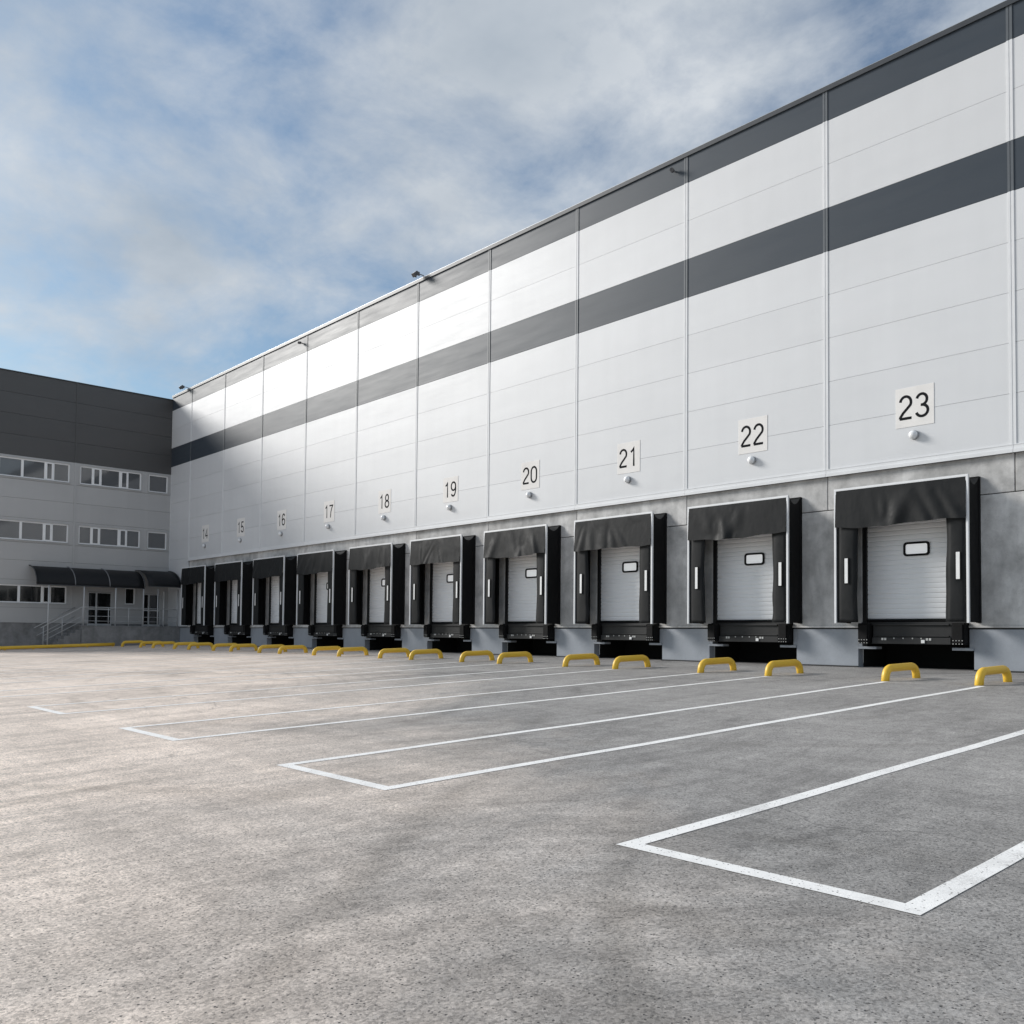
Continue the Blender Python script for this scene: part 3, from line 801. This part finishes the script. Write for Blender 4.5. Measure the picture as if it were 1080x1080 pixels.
for y, zw, zf, dx in ((-8.75, 4.8, 3.6, 1.75), (-6.55, 4.8, 3.6, 1.77), (-4.5, 4.8, 3.6, 1.77), (-2.33, 4.83, 3.63, 1.77), (-.14, 4.88, 3.74, 2.3)):
    bm = nb(); tube(bm, [(x, y, z+.015) for x, z in arcp(zw, zf, dx)], .03, 8); cp('rib', bm, M['lampmetal'] if y < -8 or y > -3 else M['rib'])
bm = nb(); tube(bm, [(XF+1.79, -8.75, 3.58), (XF+1.79, -2.33, 3.58)], .03, 8); tube(bm, [(XF+2.34, -2.3, 3.72), (XF+2.34, -.14, 3.72)], .03, 8); cp('edge_rail', bm, M['coping'])
for y, zb in ((-8.05, gz(-8)), (-6.02, 1.1), (-4.12, 1.1), (-2.38, 1.1), (-1.45, 1.1), (-.15, 1.1)):
    bm = nb(); xx = XF+1.75; tube(bm, [(xx, y, zb), (xx, y, 3.6)], .04, 10); cp('post', bm, M['post'])

# ------------------------------------------------------------------ small fixtures on the roof edge
for x, lab in ((-24.75, 'dark floodlight clamped on the roof edge halfway along the warehouse'), (-50.9, 'dark floodlight on the roof edge next to the office corner')):
    t = empty('floodlight', (x, YC, H), lab, 'floodlight')
    bm = nb(); tube(bm, [(0, .1, .06), (0, .1, .22), (0, -.25, .22)], .025, 8); box(bm, -.13, -.11, -.34, -.2, .08, .26); box(bm, .11, .13, -.34, -.2, .08, .26)
    obj('bracket', bm, M['lampmetal'], t)
    bm = nb(); box(bm, -.11, .11, -.09, .09, -.13, .13)
    o = obj('lamp_head', bm, M['lampmetal'], t, loc=(0, -.36, .16), bevel=.02); o.rotation_euler = (R(-50), 0, 0)
    bm = nb(); quad(bm, [(-.09, -.0915, -.11), (.09, -.0915, -.11), (.09, -.0915, .11), (-.09, -.0915, .11)])
    obj('lens', bm, M['lampglass'], o)
for x, z, lab in ((-35.5, 16.45, 'small dark camera high on the wall above number 17'), (-10.45, 16.45, 'small dark camera high on the wall between numbers 21 and 22')):
    t = empty('security_camera', (x, YC, z), lab, 'camera')
    bm = nb(); tube(bm, [(0, 0, 0), (0, -.12, 0)], .03, 8); obj('bracket', bm, M['galv'], t)
    bm = nb(); tube(bm, [(-.04, -.1, .02), (.04, -.25, -.03)], .07, 12); obj('housing', bm, M['lampmetal'], t)

# ------------------------------------------------------------------ light
AZ = Vector((-.92, -.38)); EL = R(25)
hd = AZ.normalized()
sd = Vector((hd.x*cos(EL), hd.y*cos(EL), sin(EL)))
sun = bpy.data.lights.new('sun', 'SUN'); sun.energy = 2.2; sun.angle = R(16); sun.color = (1, .965, .925)
so = bpy.data.objects.new('sun', sun); C.objects.link(so); so.rotation_euler = sd.to_track_quat('Z', 'Y').to_euler()
w = bpy.data.worlds.new('World'); S.world = w; w.use_nodes = True
t = NT(w); bg = t.n['Background']
sky = t.new('ShaderNodeTexSky', sky_type='NISHITA'); sky.sun_disc = False
sky.sun_elevation = EL; sky.sun_rotation = math.atan2(hd.x, hd.y); sky.air_density = 1.1; sky.dust_density = 1.5; sky.ozone_density = 1.2
tc = t.new('ShaderNodeTexCoord')
sx = t.new('ShaderNodeSeparateXYZ'); t.link(tc.outputs['Generated'], sx.inputs[0])
zz = math_(t, 'ADD', math_(t, 'MAXIMUM', sx.outputs['Z'], 0.), .28)
cx = t.new('ShaderNodeCombineXYZ'); t.link(math_(t, 'DIVIDE', sx.outputs['X'], zz), cx.inputs[0]); t.link(math_(t, 'DIVIDE', sx.outputs['Y'], zz), cx.inputs[1])
mp = t.new('ShaderNodeMapping'); t.link(cx.outputs[0], mp.inputs['Vector']); mp.inputs['Location'].default_value = (17.3, 4.7, 0); mp.inputs['Scale'].default_value = (1, 1, 1)
n1 = noise(t, mp.outputs[0], 1.7, 9, .58, .15); n2 = noise(t, mp.outputs[0], 4.6, 10, .62, .25)
cl = math_(t, 'ADD', math_(t, 'MULTIPLY', n1, .66), math_(t, 'MULTIPLY', n2, .34))
mask = ramp(t, cl, [(.40, .14), (.475, .52), (.56, .93)])
shade = ramp(t, noise(t, mp.outputs[0], 2.2, 6, .55), [(.3, (2.5, 2.85, 3.25)), (.7, (4.4, 4.6, 4.8))])
t.link(mixf(t, mask, mul(t, sky.outputs[0], (.42, .55, .64)), shade), bg.inputs['Color'])
bg.inputs['Strength'].default_value = .10

# ------------------------------------------------------------------ camera
cam = bpy.data.cameras.new('camera'); co = bpy.data.objects.new('camera', cam); C.objects.link(co)
f, px, py, yaw, pit, rol = 957.0414, 2.3653, 95.1883, R(42.376), R(2.0574), R(.5379)
cam.sensor_width = 36; cam.lens = f/1080*36; cam.shift_x = -px/1080; cam.shift_y = py/1080; cam.clip_end = 2000; cam.clip_start = .1
fw = Vector((-cos(yaw)*cos(pit), sin(yaw)*cos(pit), sin(pit))); rt = Vector((sin(yaw), cos(yaw), 0)); up = rt.cross(fw)
Rv = rt*cos(rol)+up*sin(rol); Uv = up*cos(rol)-rt*sin(rol)
m = Matrix((Rv, Uv, -fw)).transposed().to_4x4(); m.translation = Vector((8.1833, -24.2488, .7983))
co.matrix_world = m
S.camera = co
S.render.engine = 'CYCLES'; S.render.resolution_x = S.render.resolution_y = 1024; S.render.resolution_percentage = 100
S.cycles.samples = 192; S.cycles.use_denoising = True; S.cycles.max_bounces = 6
S.view_settings.view_transform = 'Standard'; S.view_settings.look = 'None'; S.view_settings.gamma = 1; S.view_settings.exposure = 0.76
